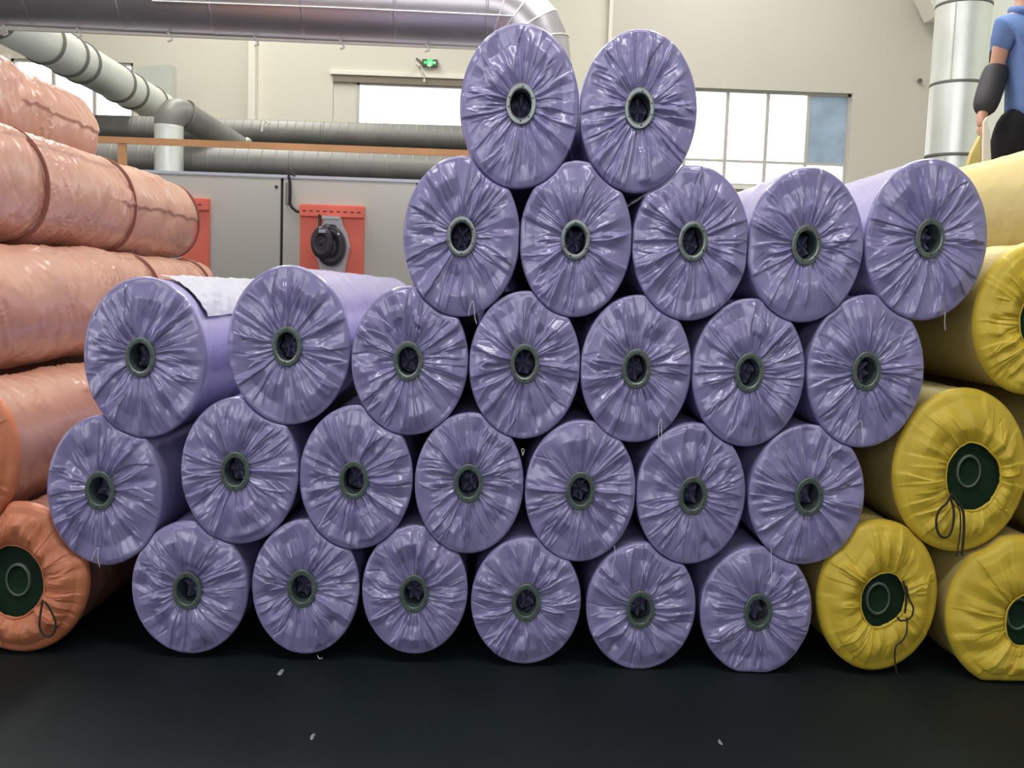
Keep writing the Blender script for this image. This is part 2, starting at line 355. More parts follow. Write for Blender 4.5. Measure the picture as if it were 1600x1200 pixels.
# yellow pile on the right
addroll('yel', 1375, 934, 98, 125, (1373, 936), 'small yellow roll on the floor touching the lavender stack, string hanging', hole=(1379, 936, 37, 46), Y=3.4)
addroll('yel', 1592, 960, 113, 127, (1592, 960), 'yellow film-wrapped roll on the floor cut by the right picture edge', hole=(1600, 966, 32, 42), Y=3.36)
addroll('yel', 1505, 737, 108, 133, (1515, 737), 'large yellow roll with looped string below its dark opening', hole=(1519, 742, 41, 53), Y=3.4)
addroll('yel', 1622, 498, 97, 122, (1622, 498), 'yellow roll high at the right edge, above the looped-string roll', hole=(1625, 500, 33, 42))
addroll('yel', 1732, 322, 97, 122, None, 'topmost pale yellow roll seen from its side, dark knot on it', hole=(1732, 322, 33, 42))
for (x, y) in [(1800, 962), (1995, 968), (2190, 975), (1710, 745), (1905, 752), (2100, 758), (1812, 515), (2005, 530), (2198, 537)]:
    addroll('yel', x, y, 97, 121, None, 'yellow film-wrapped roll in the right pile beyond the picture edge', plain=1)

def ray_ellipse(px, pz, dx, dz, cx, cz, a, b):
    X = (px - cx) / a; Z = (pz - cz) / b; U = dx / a; V = dz / b
    A = U*U + V*V; B = 2*(X*U + Z*V); C = X*X + Z*Z - 1; disc = B*B - 4*A*C
    t = np.where(disc > 0, (-B - np.sqrt(np.maximum(disc, 0))) / (2*A), 9.0)
    return np.where(t > 0, t, 9.0)
def outline(r, T):
    ex, ez = r.rx * np.cos(T), r.rz * np.sin(T); R0 = np.hypot(ex, ez); dx, dz = ex / R0, ez / R0; R = R0.copy()
    for q in ROLLS:
        if q is r or abs(q.x - r.x) > 0.75 or abs(q.z - r.z) > 0.75: continue
        if q.z - r.z > 0.16:                       # the roll above presses its own shape into this one
            R = np.minimum(R, ray_ellipse(r.x, r.z, dx, dz, q.x, q.z, q.rx, q.rz) - 0.002)
        elif abs(q.z - r.z) <= 0.16:               # a neighbour in the row: both flatten at the midline
            nx = q.x - r.x; gap = abs(nx) - (r.rx + q.rx)
            if gap < 0.004:
                lim = r.rx + gap / 2 - 0.002
                c = dx * np.sign(nx); R = np.where(c > 0.02, np.minimum(R, lim / np.maximum(c, .02)), R)
    if True:
        zmin = 0.002; R = np.where(dz < -0.02, np.minimum(R, (r.z - zmin) / np.maximum(-dz, .02)), R)
    n = len(T); k = max(1, n // 130); ker = np.ones(2*k+1) / (2*k+1)
    Rs = np.convolve(np.concatenate([R[-k:], R, R[:k]]), ker, 'valid'); R = np.minimum(R + .001, Rs)
    return dx * R, dz * R
MATS = {'lav': ('lav_side', 'lav_end'), 'org': ('org_side', 'org_end'), 'yel': ('yel_side', 'yel_end')}
GRP = {'lav': 'lavender rolls of the central stack', 'org': 'orange rolls of the left pile', 'yel': 'yellow rolls of the right pile'}
def build_roll(r, seed):
    rng = np.random.default_rng(seed); k = r.k; L = k.get('L', 3.3); sx = k.get('sx', 0.0); plain = k.get('plain')
    root = thing('fabric_roll', r.label, 'roll', (r.x, r.Y, max(0, r.z - r.rz)), GRP[r.kind])
    up = Vector((0, 0, r.z - root.location.z))
    side, end = MATS[r.kind]
    # --- side wrap
    n = 96 if plain else 260; T = np.arange(n) / n * 2 * PI; bx, bz = outline(r, T); Rm = np.hypot(bx, bz)
    nl = 12 if plain else (220 if r.kind == 'org' else 90)
    v = (np.arange(nl) / (nl - 1)) ** (1.0 if r.kind == 'org' else 1.5)
    e = {'lav': .012, 'org': .035, 'yel': .035}[r.kind]
    er = 0.03 if r.kind != 'org' else 0.16        # soft rounding of the far end
    y = e + v * (L - e); Y2, T2 = np.meshgrid(y, T, indexing='ij'); V2 = Y2 / L
    amp = {'lav': .004, 'org': .009, 'yel': .004}[r.kind]
    h = np.zeros_like(Y2)
    if not plain:
        u = T2 / (2*PI)
        tw = .10 * (vnoise(rng, u, V2, 6, 9) - .5)
        if r.kind == 'lav': lay = ((9, 14, .8, .5, 0), (17, 34, .5, -.9, 0), (36, 60, .3, 1.4, 0))
        else: lay = ((8, 9, 1.9, .7, 0), (13, 18, 1.2, -1.3, 0), (26, 44, .4, 2.2, 1), (44, 66, .14, -2.6, 1))
        for (nu, nv, a, sh, ab) in lay:
            nn = vnoise(rng, u + tw + V2 * sh, V2, nu, nv, hard=True); h -= a * amp * ((np.abs(nn - .5) * 2) if ab else nn)
        for (nu, nv, sh) in (((22, 46, 3.0), (30, 60, -4.0)) if r.kind == 'org' else ((12, 34, 2.0), (18, 40, -2.5))):   # thin crinkles
            nn = vnoise(rng, u + V2 * sh + tw, V2, nu, nv); msk = sstep(.42, .7, vnoise(rng, u, V2, 6, 12))
            h += amp * .7 * (1 - np.abs(2 * nn - 1)) ** 5 * msk
        h -= amp * .9 * vnoise(rng, u, V2, 5, 7)
        if r.kind == 'org':                     # ragged lapped edge of the film running along the roll
            for (c0, v0, v1) in ((rng.uniform(-.15, .25), .55, 1.0), (rng.uniform(.6, 1.1), .2, .6)):
                te = c0 + .12 * (vnoise(rng, V2 * 0, V2, 2, 40) - .5); d = (T2 - te + PI) % (2*PI) - PI
                h += .011 * sstep(-.01, .02, d) * (1 - sstep(.1, .7, d)) * sstep(v0, v0 + .04, V2) * (1 - sstep(v1 - .03, v1 + .001, V2))
        for q in k.get('straps', []): h -= .010 * np.exp(-((V2 - q) * L / .045) ** 2)
        h *= sstep(0, .04, V2) * .8 + .2
        h -= .002
    tt = np.clip((Y2 - (L - er)) / er, 0, 1); fac = 1 - (1 - np.sqrt(np.maximum(0, 1 - tt**2 * .97))) * (er / np.mean(Rm)) * 1.0
    Sc = (Rm[None, :] + h) / Rm[None, :] * fac
    V = np.stack([bx[None, :] * Sc + sx * Y2, Y2, bz[None, :] * Sc], -1)
    Sc = Sc * (1 + k.get('flare', 0) * sstep(.8, .93, V2))
    V = np.stack([bx[None, :] * Sc + sx * Y2, Y2, bz[None, :] * Sc], -1)
    sd = gridobj('side_wrap', V, True, side, root, up, capend=True)
    if 'gap_blocker' in k:       # film disc added at the far end to block light through the gap
        kf, dy = k['gap_blocker']; wv = 1 + .03 * np.sin(T * 9 + seed)
        V = np.stack([np.stack([bx * p * w_, np.full(n, L + dy + q), bz * p * w_], -1) for p, q, w_ in ((.55, .0, 1), (.95, .002, 1), (1.06, .006, 1), (kf, .012, wv), (kf, .014, wv), (1.06, .009, 1), (.55, .004, 1))], 0)
        gridobj('gap_blocker_skirt', V, True, side, root, up)
    # --- gathered end
    big = 'hole' in k and not plain
    n = (96 if plain else 480); m = (8 if plain else 40); T = np.arange(n) / n * 2 * PI; bx, bz = outline(r, T); Rm = np.hypot(bx, bz)
    s = r.Y / F
    if 'hole' in k:
        hc = P(k['hole'][0], k['hole'][1], r.Y); hx, hz = hc.x - r.x, hc.z - r.z; ha, hb = k['hole'][2] * s, k['hole'][3] * s
        wob = 1 + .10 * (vnoise(rng, T / (2*PI), T * 0, 6, 1) - .5) * 2 + .03 * (vnoise(rng, T / (2*PI), T * 0, 31, 1) - .5)
    else:
        hx, hz, ha, hb, wob = r.ox, r.oz, 22 * s, 30 * s, 1.0
        if plain: hx = hz = 0
    ix, iz = hx + ha * np.cos(T) * wob, hz + hb * np.sin(T) * wob
    sr = np.linspace(0, 1, m); SR, TT = np.meshgrid(sr, T, indexing='ij')
    ee = e
    ox, oz = bx * (1 - ee / Rm), bz * (1 - ee / Rm)
    flatx = ix[None] + (ox - ix)[None] * SR; flatz = iz[None] + (oz - iz)[None] * SR
    bulge = {'lav': .010, 'org': .03, 'yel': .03}[r.kind]
    yy = -bulge * np.sin(PI * np.clip(SR * 1.0, 0, 1)) ** .8 * (1 - .35 * SR) + .004 * (1 - SR)
    if not plain:
        a_ = {'lav': .0148, 'org': .014, 'yel': .015}[r.kind]
        nf = {'lav': (30, 64), 'org': (34, 30), 'yel': (34, 30)}[r.kind]
        hh = pleats(rng, TT, SR, nf[0] + int(rng.integers(-5, 6)), nf[1], a_, r.kind == 'lav')
        # a few features of this particular roll
        for (th, wd, am, s0, s1) in k.get('folds', []):
            d = (TT - th + PI) % (2*PI) - PI; hh += am * np.clip(1 - np.abs(d) / wd, 0, 1) * sstep(s0, s0 + .1, SR) * (1 - sstep(s1 - .1, s1, SR))
        yy -= hh * (1 - .35 * sstep(.95, 1, SR)) * (.5 + .5 * sstep(0, .08, SR))
    V = np.stack([flatx, yy, flatz], -1)
    ang = np.linspace(0, PI/2, 6)[1:]
    rows = [V]
    last = yy[-1]
    for a in ang:
        q = (1 - ee / Rm + ee / Rm * math.sin(a)); f2 = math.cos(a)
        rows.append(np.stack([bx * q, last * f2 + e * (1 - math.cos(a)), bz * q], -1)[None])
    if not plain:
        pass
    V = np.concatenate(rows, 0)
    gridobj('end_cover', V, True, end, root, up)
    if plain:
        t = np.arange(32) / 32 * 2 * PI
        V = np.stack([np.stack([p * ha * np.cos(t), np.full(32, .012), p * hb * np.sin(t)], -1) for p in (1.25, .6, .02)], 0)
        gridobj('fabric_end', V, True, 'green', root, up)
        return root
    # --- core
    o = up + Vector((r.ox, 0, r.oz))
    if not big:
        prof = [(1.05, .010), (1.045, -.007), (1.035, -.0105), (1.015, -.0115), (1.0, -.0116), (.88, -.0116), (.76, -.0116), (.745, -.0112), (.725, -.008), (.715, -.002), (.71, .10)]
        t = np.arange(48) / 48 * 2 * PI
        V = np.stack([np.stack([p * ha * np.cos(t), np.full(48, yy_), p * hb * np.sin(t)], -1) for p, yy_ in prof], 0)
        cr = gridobj('core_ring', V, True, 'ring', root, o)
        V = np.stack([np.stack([p * ha * np.cos(t), np.full(48, yy_), p * hb * np.sin(t)], -1) for p, yy_ in [(.67, .09), (.67, .3), (.01, .301)]], 0)
        gridobj('core_bore', V, True, 'bore', root, o)
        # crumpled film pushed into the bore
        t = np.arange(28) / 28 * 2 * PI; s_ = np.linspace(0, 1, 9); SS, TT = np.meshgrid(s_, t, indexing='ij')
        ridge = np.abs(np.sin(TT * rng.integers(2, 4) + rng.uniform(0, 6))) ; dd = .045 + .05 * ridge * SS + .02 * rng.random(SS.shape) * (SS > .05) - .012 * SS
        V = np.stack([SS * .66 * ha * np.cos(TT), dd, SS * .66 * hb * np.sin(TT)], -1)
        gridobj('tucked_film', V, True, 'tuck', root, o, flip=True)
        mb = MB(); n0 = 6
        for q in range(n0):
            an = 2*PI*(q + .3 * rng.uniform(-1, 1)) / n0 + .4
            c = Vector((.86 * ha * math.cos(an), -.0115, .86 * hb * math.sin(an)))
            so = MB().tube([c + Vector((0, -.0012, 0)), c + Vector((0, .003, 0))], .0030, 8).build('rivet', 'bore'); so.parent = root; so.location = o
    else:
        t = np.arange(40) / 40 * 2 * PI
        V = np.stack([np.stack([hx + p * ha * np.cos(t), np.full(40, .012), hz + p * hb * np.sin(t)], -1) for p in (1.35, 1.0, .6, .02)], 0)
        gridobj('fabric_end', V, True, 'green', root, up)
        a0, b0 = 18 * s, 25 * s
        prof = [(1.1, .016), (1.08, .004), (1.0, .0), (.92, .003), (.9, .012), (.88, .0125)]
        V = np.stack([np.stack([p * a0 * np.cos(t), np.full(40, q), p * b0 * np.sin(t)], -1) for p, q in prof], 0)
        gridobj('core_rim', V, True, 'green_ring', root, o)
        V = np.stack([np.stack([p * a0 * np.cos(t), np.full(40, q), p * b0 * np.sin(t)], -1) for p, q in [(.9, .004), (.86, .0105), (.5, .0115), (.02, .0116)]], 0)
        gridobj('core_bore', V, True, 'green', root, o)
        # hem cord round the opening
        pts = [Vector((hx + ha * wob[i] * math.cos(T[i]) * 1.02, -.006, hz + hb * wob[i] * math.sin(T[i]) * 1.02)) for i in range(0, n, 8)]
        pts.append(pts[0]); c = MB().tube(pts, .0032, 6, cap=False).build('hem', end, smooth=True); c.parent = root; c.location = up
    # --- straps of the orange rolls
    for q in k.get('straps', []):
        t = np.arange(96) / 96 * 2 * PI; bx2, bz2 = outline(r, t); R2 = np.hypot(bx2, bz2)
        rws = []
        fq = 1.0 if q < .95 else .93
        for (dy, dr) in ((-.0045, -.022), (-.004, -.0045), (.004, -.0045), (.0045, -.022)):
            f3 = (R2 + dr - .004 * (1 + np.sin(t * 3 + seed))) / R2 * fq; y0 = q * L + dy + .03 * np.sin(t * 2 + seed)
            rws.append(np.stack([bx2 * f3 + sx * y0, y0 + 0 * t, bz2 * f3], -1))
        gridobj('strap', np.stack(rws, 0), True, 'strap', root, up)
    return root
FOLDS = {15: [(-1.25, .5, .02, .3, .95)], 16: [(-1.15, .42, .026, .25, .95)], 9: [(1.9, .18, .02, .4, .75), (1.25, .2, .02, .4, .75)],
         21: [(1.35, .5, .028, .15, .98)], 12: [(1.35, .25, .018, .35, .8)], 1: [(-1.4, .18, .015, .3, .95)]}
roots = []
for i, r in enumerate(ROLLS):
    if i in (2, 3, 10): r.k['gap_blocker'] = {2: (1.16, .006), 3: (1.18, .022), 10: (1.2, .038)}[i]
    if i in FOLDS and r.kind == 'lav': r.k['folds'] = FOLDS[i]
    roots.append(build_roll(r, 100 + i * 7))

# loose threads, strings, knot, white sheet: parts of the rolls they hang on
def cord(root, pts, rad, m, name, Y):
    p = [P(x, y, Y + (dz[0] if dz else 0)) for (x, y, *dz) in pts]
    # smooth with Catmull-Rom
    out = []
    for i in range(len(p) - 1):
        a, b, c, d = p[max(0, i-1)], p[i], p[i+1], p[min(len(p)-1, i+2)]
        for q in range(5):
            t = q / 5; out.append(0.5 * ((2*b) + (c - a)*t + (2*a - 5*b + 4*c - d)*t*t + (3*b - a - 3*c + d)*t*t*t))
    out.append(p[-1])
    o = MB().tube(out, rad, 6).build(name, m, root, smooth=True, org=root.location); return o
Y0 = D - .055
T_ = [(2, [(732, 493), (734, 480), (738, 470), (741, 480), (742, 496), (745, 506)]), (6, [(1477, 488), (1476, 503), (1477, 516)]),
      (11, [(1030, 690), (1029, 668), (1033, 654), (1034, 672), (1033, 700), (1039, 711)]), (24, [(960, 853), (961, 870), (957, 884), (957, 900)]),
      (10, [(817, 711), (819, 703), (815, 702), (817, 712)]), (26, [(1205, 858), (1205, 880), (1206, 903)]),
      (13, [(1319, 688), (1332, 672), (1345, 657), (1347, 676)]), (14, [(143, 875), (148, 862), (154, 856), (153, 872), (156, 886)]),
      (22, [(496, 1024), (499, 1029), (504, 1028)])]
for i, pts in T_: cord(roots[i], pts, .0011, 'thread', 'loose_thread', Y0)
ry_ = {r.label: roots[i] for i, r in enumerate(ROLLS)}
def R_(s): return next(v for k_, v in ry_.items() if s in k_)
Yf = D - .06
r1 = R_('looped-string')
cord(r1, [(1487, 770), (1480, 785), (1466, 800), (1463, 822), (1470, 838), (1482, 838), (1489, 820), (1490, 795), (1484, 776)], .0045, 'string', 'string_loop', Yf)
cord(r1, [(1487, 770), (1497, 785), (1505, 800), (1506, 830), (1503, 868)], .0045, 'string', 'string_tail', Yf)
cord(r1, [(1492, 782), (1500, 800), (1500, 835), (1494, 870)], .0025, 'string', 'string_tail', Yf)
r2 = R_('small yellow roll')
cord(r2, [(1416, 915), (1420, 935), (1427, 950), (1423, 965), (1408, 970), (1402, 964)], .0035, 'string', 'string_loop', Yf)
cord(r2, [(1417, 965), (1417, 985), (1411, 1000), (1400, 1010), (1398, 1030), (1401, 1052)], .003, 'string', 'string_tail', Yf)
cord(r2, [(1411, 908), (1416, 930), (1414, 958)], .004, 'string', 'string_knot', Yf)
r3 = R_('orange film-wrapped roll on the floor')
cord(r3, [(67, 938), (63, 960), (62, 980), (70, 994), (82, 992), (87, 975), (80, 955), (70, 940)], .004, 'string', 'string_loop', Yf)
r4 = R_('topmost pale yellow')
kp = P(1599, 345, 4.05); rr = [ .006, .02, .029, .031, .024, .012]
MB().tube([kp + Vector((.05 - i * .02, 0.004 * math.sin(i), .002 * i)) for i in range(6)], rr, 12).build('knot', 'dark', r4, smooth=True, org=r4.location)
# the white sheet on the back of the left middle-row roll
r = ROLLS[7]; root = roots[7]; rng = np.random.default_rng(5)
t = np.linspace(math.radians(30), math.radians(88), 26); yv = np.linspace(.10, 3.2, 120); YV, TV = np.meshgrid(yv, t, indexing='ij')
T3 = np.arange(720) / 720 * 2 * PI; bx, bz = outline(r, T3)
ww = .0015 + .014 * np.abs(vnoise(rng, TV / 2, YV / 3.3, 24, 60) - .5) + .004
idx = ((TV + .05 * (vnoise(rng, TV * 0, YV / 3.3, 2, 30) - .5) * (TV < .7)) / (2*PI) * 720); i0 = np.clip(idx.astype(int), 0, 718); fr = idx - i0
BX = bx[i0] * (1 - fr) + bx[i0+1] * fr; BZ = bz[i0] * (1 - fr) + bz[i0+1] * fr; Rq = np.hypot(BX, BZ); q = (Rq + ww) / Rq
o = gridobj('white_sheet', np.stack([BX * q, YV, BZ * q], -1), False, 'white', root, Vector((0, 0, r.z - root.location.z)))

# ------------------------------------------------------------------ ducts
def duct_run(root, pts, rad, m, nsec, ring=None, ringm='seam', n=36, ringw=.02, ringr=1.05, spiral=0):
    a, b = Vector(pts[0]), Vector(pts[1]); d = (b - a)
    for i in range(nsec):
        p, q = a + d * (i / nsec), a + d * ((i + 1) / nsec)
        if spiral:
            k = spiral; P_ = []; Rr = []
            for j in range(k):
                for (f_, rr_) in ((0, 1.0), (.04, 1.0), (.86, 1.0), (.90, 1.0), (.93, 1.012), (.97, 1.012)):
                    P_.append(p + (q - p) * ((j + f_) / k)); Rr.append(rad * rr_)
            P_.append(q); Rr.append(rad); MB().tube(P_, Rr, n).build('duct_section', m, root, smooth=True)
        else: MB().tube([p, q], rad, n).build('duct_section', m, root, smooth=True)
        if ring:
            u = d.normalized()
            MB().tube([q - u * ringw, q - u * ringw * .6, q + u * ringw * .6, q + u * ringw], [rad, rad * ringr, rad * ringr, rad], n).build('joint_ring', ringm, root, smooth=True)
Yd = 8.0; rd = 55 * Yd / F
td = thing('overhead_duct', 'wide steel duct crossing the top left, bending down behind the topmost roll', 'duct', P(380, 0, Yd))
def tdp(x): return P(x, -20 + 34 * x / 730, Yd)
duct_run(td, (tdp(-230), tdp(762)), rd, 'zinc', 7, ring=True, ringm='zinc', ringw=.012, ringr=1.012, n=56)
MB().tube([P(238, 1.5, Yd - rd), P(520, 12, Yd - rd), P(802, 25, Yd - rd)], .006, 8).build('highlight_strip', 'zinc_l', td, smooth=True)  # bright strip put in for the highlight line along the duct
# elbow made of gores
c0 = tdp(762); Rb = 75 * Yd / F; axv = (tdp(762) - tdp(0)).normalized(); dn = Vector((0, 0, -1)); cc = c0 + dn * Rb
NG = 5
def ep(a): return cc + axv * Rb * math.sin(a) - dn * Rb * math.cos(a)
for i in range(NG):
    a0, a1 = PI/2 * i / NG, PI/2 * (i + 1) / NG
    mb = MB(); n = 48; ring = []
    for a in (a0, a1):
        u = (axv * math.sin(a) - dn * math.cos(a)); v = Vector((0, 1, 0)); v = (v - u * v.dot(u)).normalized()
        ring.append([cc + u * Rb + (u * math.cos(2*PI*j/n) + v * math.sin(2*PI*j/n)) * rd for j in range(n)])
    f = [(j, (j+1) % n, n + (j+1) % n, n + j) for j in range(n)]
    mb.add(ring[0] + ring[1], f).build('elbow_gore', 'zinc', td, smooth=True)
    u = (axv * math.sin(a1) - dn * math.cos(a1)); v = Vector((0, 1, 0)); tn = u.cross(v)
    tn.normalize(); q = cc + u * Rb
    MB().tube([q - tn * .008, q - tn * .005, q + tn * .005, q + tn * .008], [rd, rd * 1.02, rd * 1.02, rd], 48).build('joint_ring', 'zinc_l', td, smooth=True)
q = ep(PI/2); duct_run(td, (q, Vector((q.x, q.y, .0))), rd, 'zinc_l', 5, ring=True, ringm='zinc_l', ringw=.012, ringr=1.02, n=48)
# white pipe under it, put in for a lit strip of wall, with clamps
pp = thing('lit_strip_pipe', 'thin white pipe added for the bright lit strip under the overhead duct', 'pipe', P(350, 56, 8.3))
for (xa, ya, xb_, yb_) in ((-80, 41, 250, 54.5), (250, 54.5, 530, 66.5), (530, 66.5, 800, 77.5)):
    MB().tube([P(xa, ya, 8.02), P(xb_, yb_, 8.02)], .015, 12).build('pipe_length', 'trimw', pp, smooth=True)
for (x, y) in ((5, 43), (120, 47), (262, 53), (397, 60), (531, 65), (664, 69)):
    c = P(x, y + 3, 7.98); MB().tube([c + Vector((0, 0, .25)), c + Vector((0, 0, .03)), c + Vector((.025, 0, -.005)), c + Vector((.035, 0, -.03)), c + Vector((.0, 0, -.045))], .008, 8).build('pipe_clamp', 'trimw', pp, smooth=True)
# pale diagonal duct
dd = thing('diagonal_duct', 'pale round duct with dark joint rings slanting down across the left window', 'duct', P(120, 95, 12))
def dq(x):
    iy = .123 + (x + 150) * (-.000137); return P(x, 55 + .565 * (x - 50), 1 / iy)
A_, B_ = dq(-90), dq(252)
ds = (B_ - A_)
def tpar(x):
    lo, hi = 0, 1
    for _ in range(40):
        md = (lo + hi) / 2; p = A_ + ds * md; pxx = 800 + F * (p - Vector((0, 0, HC))).dot(RT) / (p - Vector((0, 0, HC))).dot(fw)
        if pxx < x: lo = md
        else: hi = md
    return lo
cuts = [0, tpar(-12), tpar(66), tpar(105), tpar(125), tpar(183), tpar(204), tpar(236), 1]
u = ds.normalized()
for i in range(len(cuts) - 1):
    MB().tube([A_ + ds * cuts[i], A_ + ds * cuts[i+1]], .225, 40).build('duct_section', 'zinc_w', dd, smooth=True)
    if 0 < i < len(cuts) - 0:
        c = A_ + ds * cuts[i]; MB().tube([c - u*.03, c - u*.022, c + u*.022, c + u*.03], [.224, .243, .243, .224], 40).build('joint_ring', 'seam', dd, smooth=True)
# flange box where it meets the wall ducts
MB().poly([P(212, 104, 16.5), P(268, 101, 16.5), P(268, 158, 16.5), P(212, 150, 16.5)], (0, .25, 0)).build('flange_plate', 'zinc_w', dd)
# elbow and branch duct
bd = thing('branch_duct', 'dark elbow duct with bright riser, leaving the pale diagonal duct', 'duct', P(265, 268, 11))
rb = 21.5 * 11 / F
V0, V1 = P(264, 270, 11), P(264, 196, 11)
duct_run(bd, (V0, V1), rb, 'zinc_l', 1, n=32, spiral=1)
arc = [P(264, 197, 11), P(264.5, 190, 11), P(267, 183, 11), P(272, 178, 11.03), P(279, 177, 11.08), P(287, 179, 11.15)]
MB().tube(arc, [rb, rb * 1.03, rb * 1.05, rb * 1.05, rb * 1.03, rb], 36).build('elbow', 'zinc_d', bd, smooth=True)
duct_run(bd, (arc[-1], P(376, 234, 12.2)), rb, 'zinc_d', 1, n=32, spiral=9)
a = P(376, 234, 12.2); b = P(381, 237, 12.2); MB().tube([a, b], rb * 1.12, 32).build('joint_ring', 'zinc_l', bd, smooth=True)
a = P(288, 179.5, 11.16); b = P(291, 181, 11.18); MB().tube([a, b], rb * 1.12, 32).build('joint_ring', 'zinc_d', bd, smooth=True)
# the two horizontal spiral ducts
sd1 = thing('spiral_duct', 'upper grey spiral duct running level below the windows', 'duct', P(430, 212, 13))
duct_run(sd1, (P(-640, 177.6, 13), P(880, 222, 13)), 20 * 13 / F, 'zinc_d', 4, ring=True, ringm='zinc_d', n=32, spiral=28)
sd2 = thing('spiral_duct', 'lower grey spiral duct just above the machine housing', 'duct', P(430, 254, 11))
duct_run(sd2, (P(-840, 214, 11.4), P(880, 271, 11.4)), 23.5 * 11.4 / F, 'zinc_d', 4, ring=True, ringm='zinc_d', n=36, spiral=20)
# small hanger on upper duct
for nm_, o_ in (('hook', MB().tube([P(409, 205, 12.7), P(411, 195, 12.7), P(416, 190, 12.7), P(421, 193, 12.7)], .012, 8)), ('hook_nut', MB().tube([P(415, 190, 12.7), P(415, 185, 12.7)], .02, 8))):
    o_.build(nm_, 'trimw', sd1, smooth=True)
# ochre beam with its post
bm_ = thing('guard_rail', 'ochre painted steel rail crossing in front of the spiral ducts', 'rail', P(440, 240, 9.7))
def beam(a, b, h, d_, m, name, root):
    a = Vector(a); b = Vector(b); hh = Vector((0, 0, h / 2)); MB().poly([a - hh, b - hh, b + hh, a + hh], (0, d_, 0)).build(name, m, root)
beam(P(40, 213, 9.7), P(880, 245, 9.7), 9.5 * 9.7 / F, .06, 'beam', 'rail_bar', bm_)
MACH = P(400, 277, 9).z
px_ = P(189, 225, 9.7); MB().box((px_.x - .037, 9.71, MACH + .031), (px_.x + .037, 9.76, px_.z)).build('rail_post', 'beam', bm_)
px2 = P(860, 225, 9.7); MB().box((px2.x - .037, 9.71, MACH + .031), (px2.x + .037, 9.76, P(860, 243, 9.7).z)).build('rail_post', 'beam', bm_)
# big vertical duct on the right
cdx = P(1498, 120, 9.3); rc = 40.5 * 9.3 / F
col = thing('column_duct', 'bright galvanised column duct standing beside the worker', 'duct', (cdx.x, cdx.y, 0))
zs = [0, P(1498, 258, 9.3).z, P(1498, 246, 9.3).z, P(1498, 134, 9.3).z, P(1498, 10, 9.3).z, P(1498, -120, 9.3).z, P(1498, -250, 9.3).z]
zs = [0, .9, 1.7] + zs[2:]
for i in range(len(zs) - 1):
    MB().tube([(cdx.x, cdx.y, zs[i]), (cdx.x, cdx.y, zs[i+1])], rc * (1 if i != 2 else .97), 48).build('duct_section', 'zinc_l', col, smooth=True)
    if i: MB().tube([(cdx.x, cdx.y, zs[i] - .014), (cdx.x, cdx.y, zs[i] - .008), (cdx.x, cdx.y, zs[i] + .008), (cdx.x, cdx.y, zs[i] + .014)], [rc, rc * 1.02, rc * 1.02, rc], 48).build('joint_ring', 'seam', col, smooth=True)
    a = .9 if i % 2 else -.7
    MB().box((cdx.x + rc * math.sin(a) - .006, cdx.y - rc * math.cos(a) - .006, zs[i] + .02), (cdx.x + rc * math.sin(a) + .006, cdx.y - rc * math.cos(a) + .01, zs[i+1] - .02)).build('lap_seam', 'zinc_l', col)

# ------------------------------------------------------------------ machine
Ym = 9.0
mc = thing('machine_housing', 'long grey machine housing of flat panels behind the stacks', 'machine', (P(430, 400, Ym).x, Ym, 0))
xa, xm, xe = P(-60, 350, Ym).x, P(440, 350, Ym).x, P(860, 350, Ym).x
MB().box((xa, Ym + .03, 0.02), (xe, Ym + 1.4, MACH - .02)).build('carcass', 'dark', mc)
xl = P(150, 350, Ym).x
MB().box((xa, Ym, 0.05), (xl - .008, Ym + .03, MACH)).build('panel', 'machine', mc, bevel=.004)
MB().box((xl + .0, Ym, 0.05), (xm - .012, Ym + .03, MACH)).build('panel', 'machine', mc, bevel=.004)
xn = P(650, 350, Ym).x
MB().box((xm + .012, Ym, 0.05), (xn - .006, Ym + .03, MACH)).build('panel', 'machine', mc, bevel=.004)
MB().box((xn + .006, Ym, 0.05), (xe, Ym + .03, MACH)).build('panel', 'machine', mc, bevel=.004)
MB().box((xa, Ym - .01, MACH), (xe, Ym + 1.4, MACH + .03)).build('top_sheet', 'white', mc, bevel=.004)
c = P(432, 292, Ym); MB().tube([c + Vector((0, -.008, 0)), c + Vector((0, .02, 0))], .014, 14).build('bolt', 'dark', mc, smooth=True)
# red plates
def redplate(x0, x1, y0, y1, label):
    t = thing('motor_plate', label, 'panel', P((x0+x1)/2, y1, Ym))
    a, b = P(x0, y0, Ym), P(x1, y1, Ym)
    MB().box((a.x, Ym - .02, b.z), (b.x, Ym, a.z)).build('plate', 'red', t, bevel=.003)
    zt = a.z; zb = P(x0, y0 + 19, Ym).z
    MB().box((a.x, Ym - .07, zb), (b.x, Ym - .02, zt - .012)).build('slotted_bar', 'red', t, bevel=.004)
    n = 9 if x1 - x0 > 50 else 2
    for i in range(n):
        cx = a.x + (b.x - a.x) * (i + .75) / (n + .5); cz = (zt + zb) / 2 - .008
        MB().box((cx - .017, Ym - .0715, cz - .005), (cx + .017, Ym - .069, cz + .005)).build('slot', 'redd', t)
    return t
rp = redplate(470, 568, 319, 440, 'orange-red mounting plate with a slotted bar, holding the black motor')
rp2 = redplate(285, 328, 309, 430, 'orange-red plate half hidden behind the end of a salmon roll')
mo = thing('blower_motor', 'round black blower motor on a light grey scroll casing', 'motor', P(515, 380, Ym - .1))
def disc_outline(pts, Y, th, name, m, root, bevel=.006): return MB().poly([P(x, y, Y) for x, y in pts], (0, th, 0)).build(name, m, root, bevel=bevel)
pts = [(506, 341), (532, 341), (534, 352), (541, 365), (545, 385), (541, 402), (536, 428), (501, 428), (497, 410), (490, 395), (489, 375), (496, 358), (504, 350)]
disc_outline(pts, Ym - .14, .12, 'scroll_casing', 'grey', mo)
disc_outline([(503, 337), (531, 338), (531, 343), (503, 342)], Ym - .16, .06, 'bracket', 'grey', mo, .003)
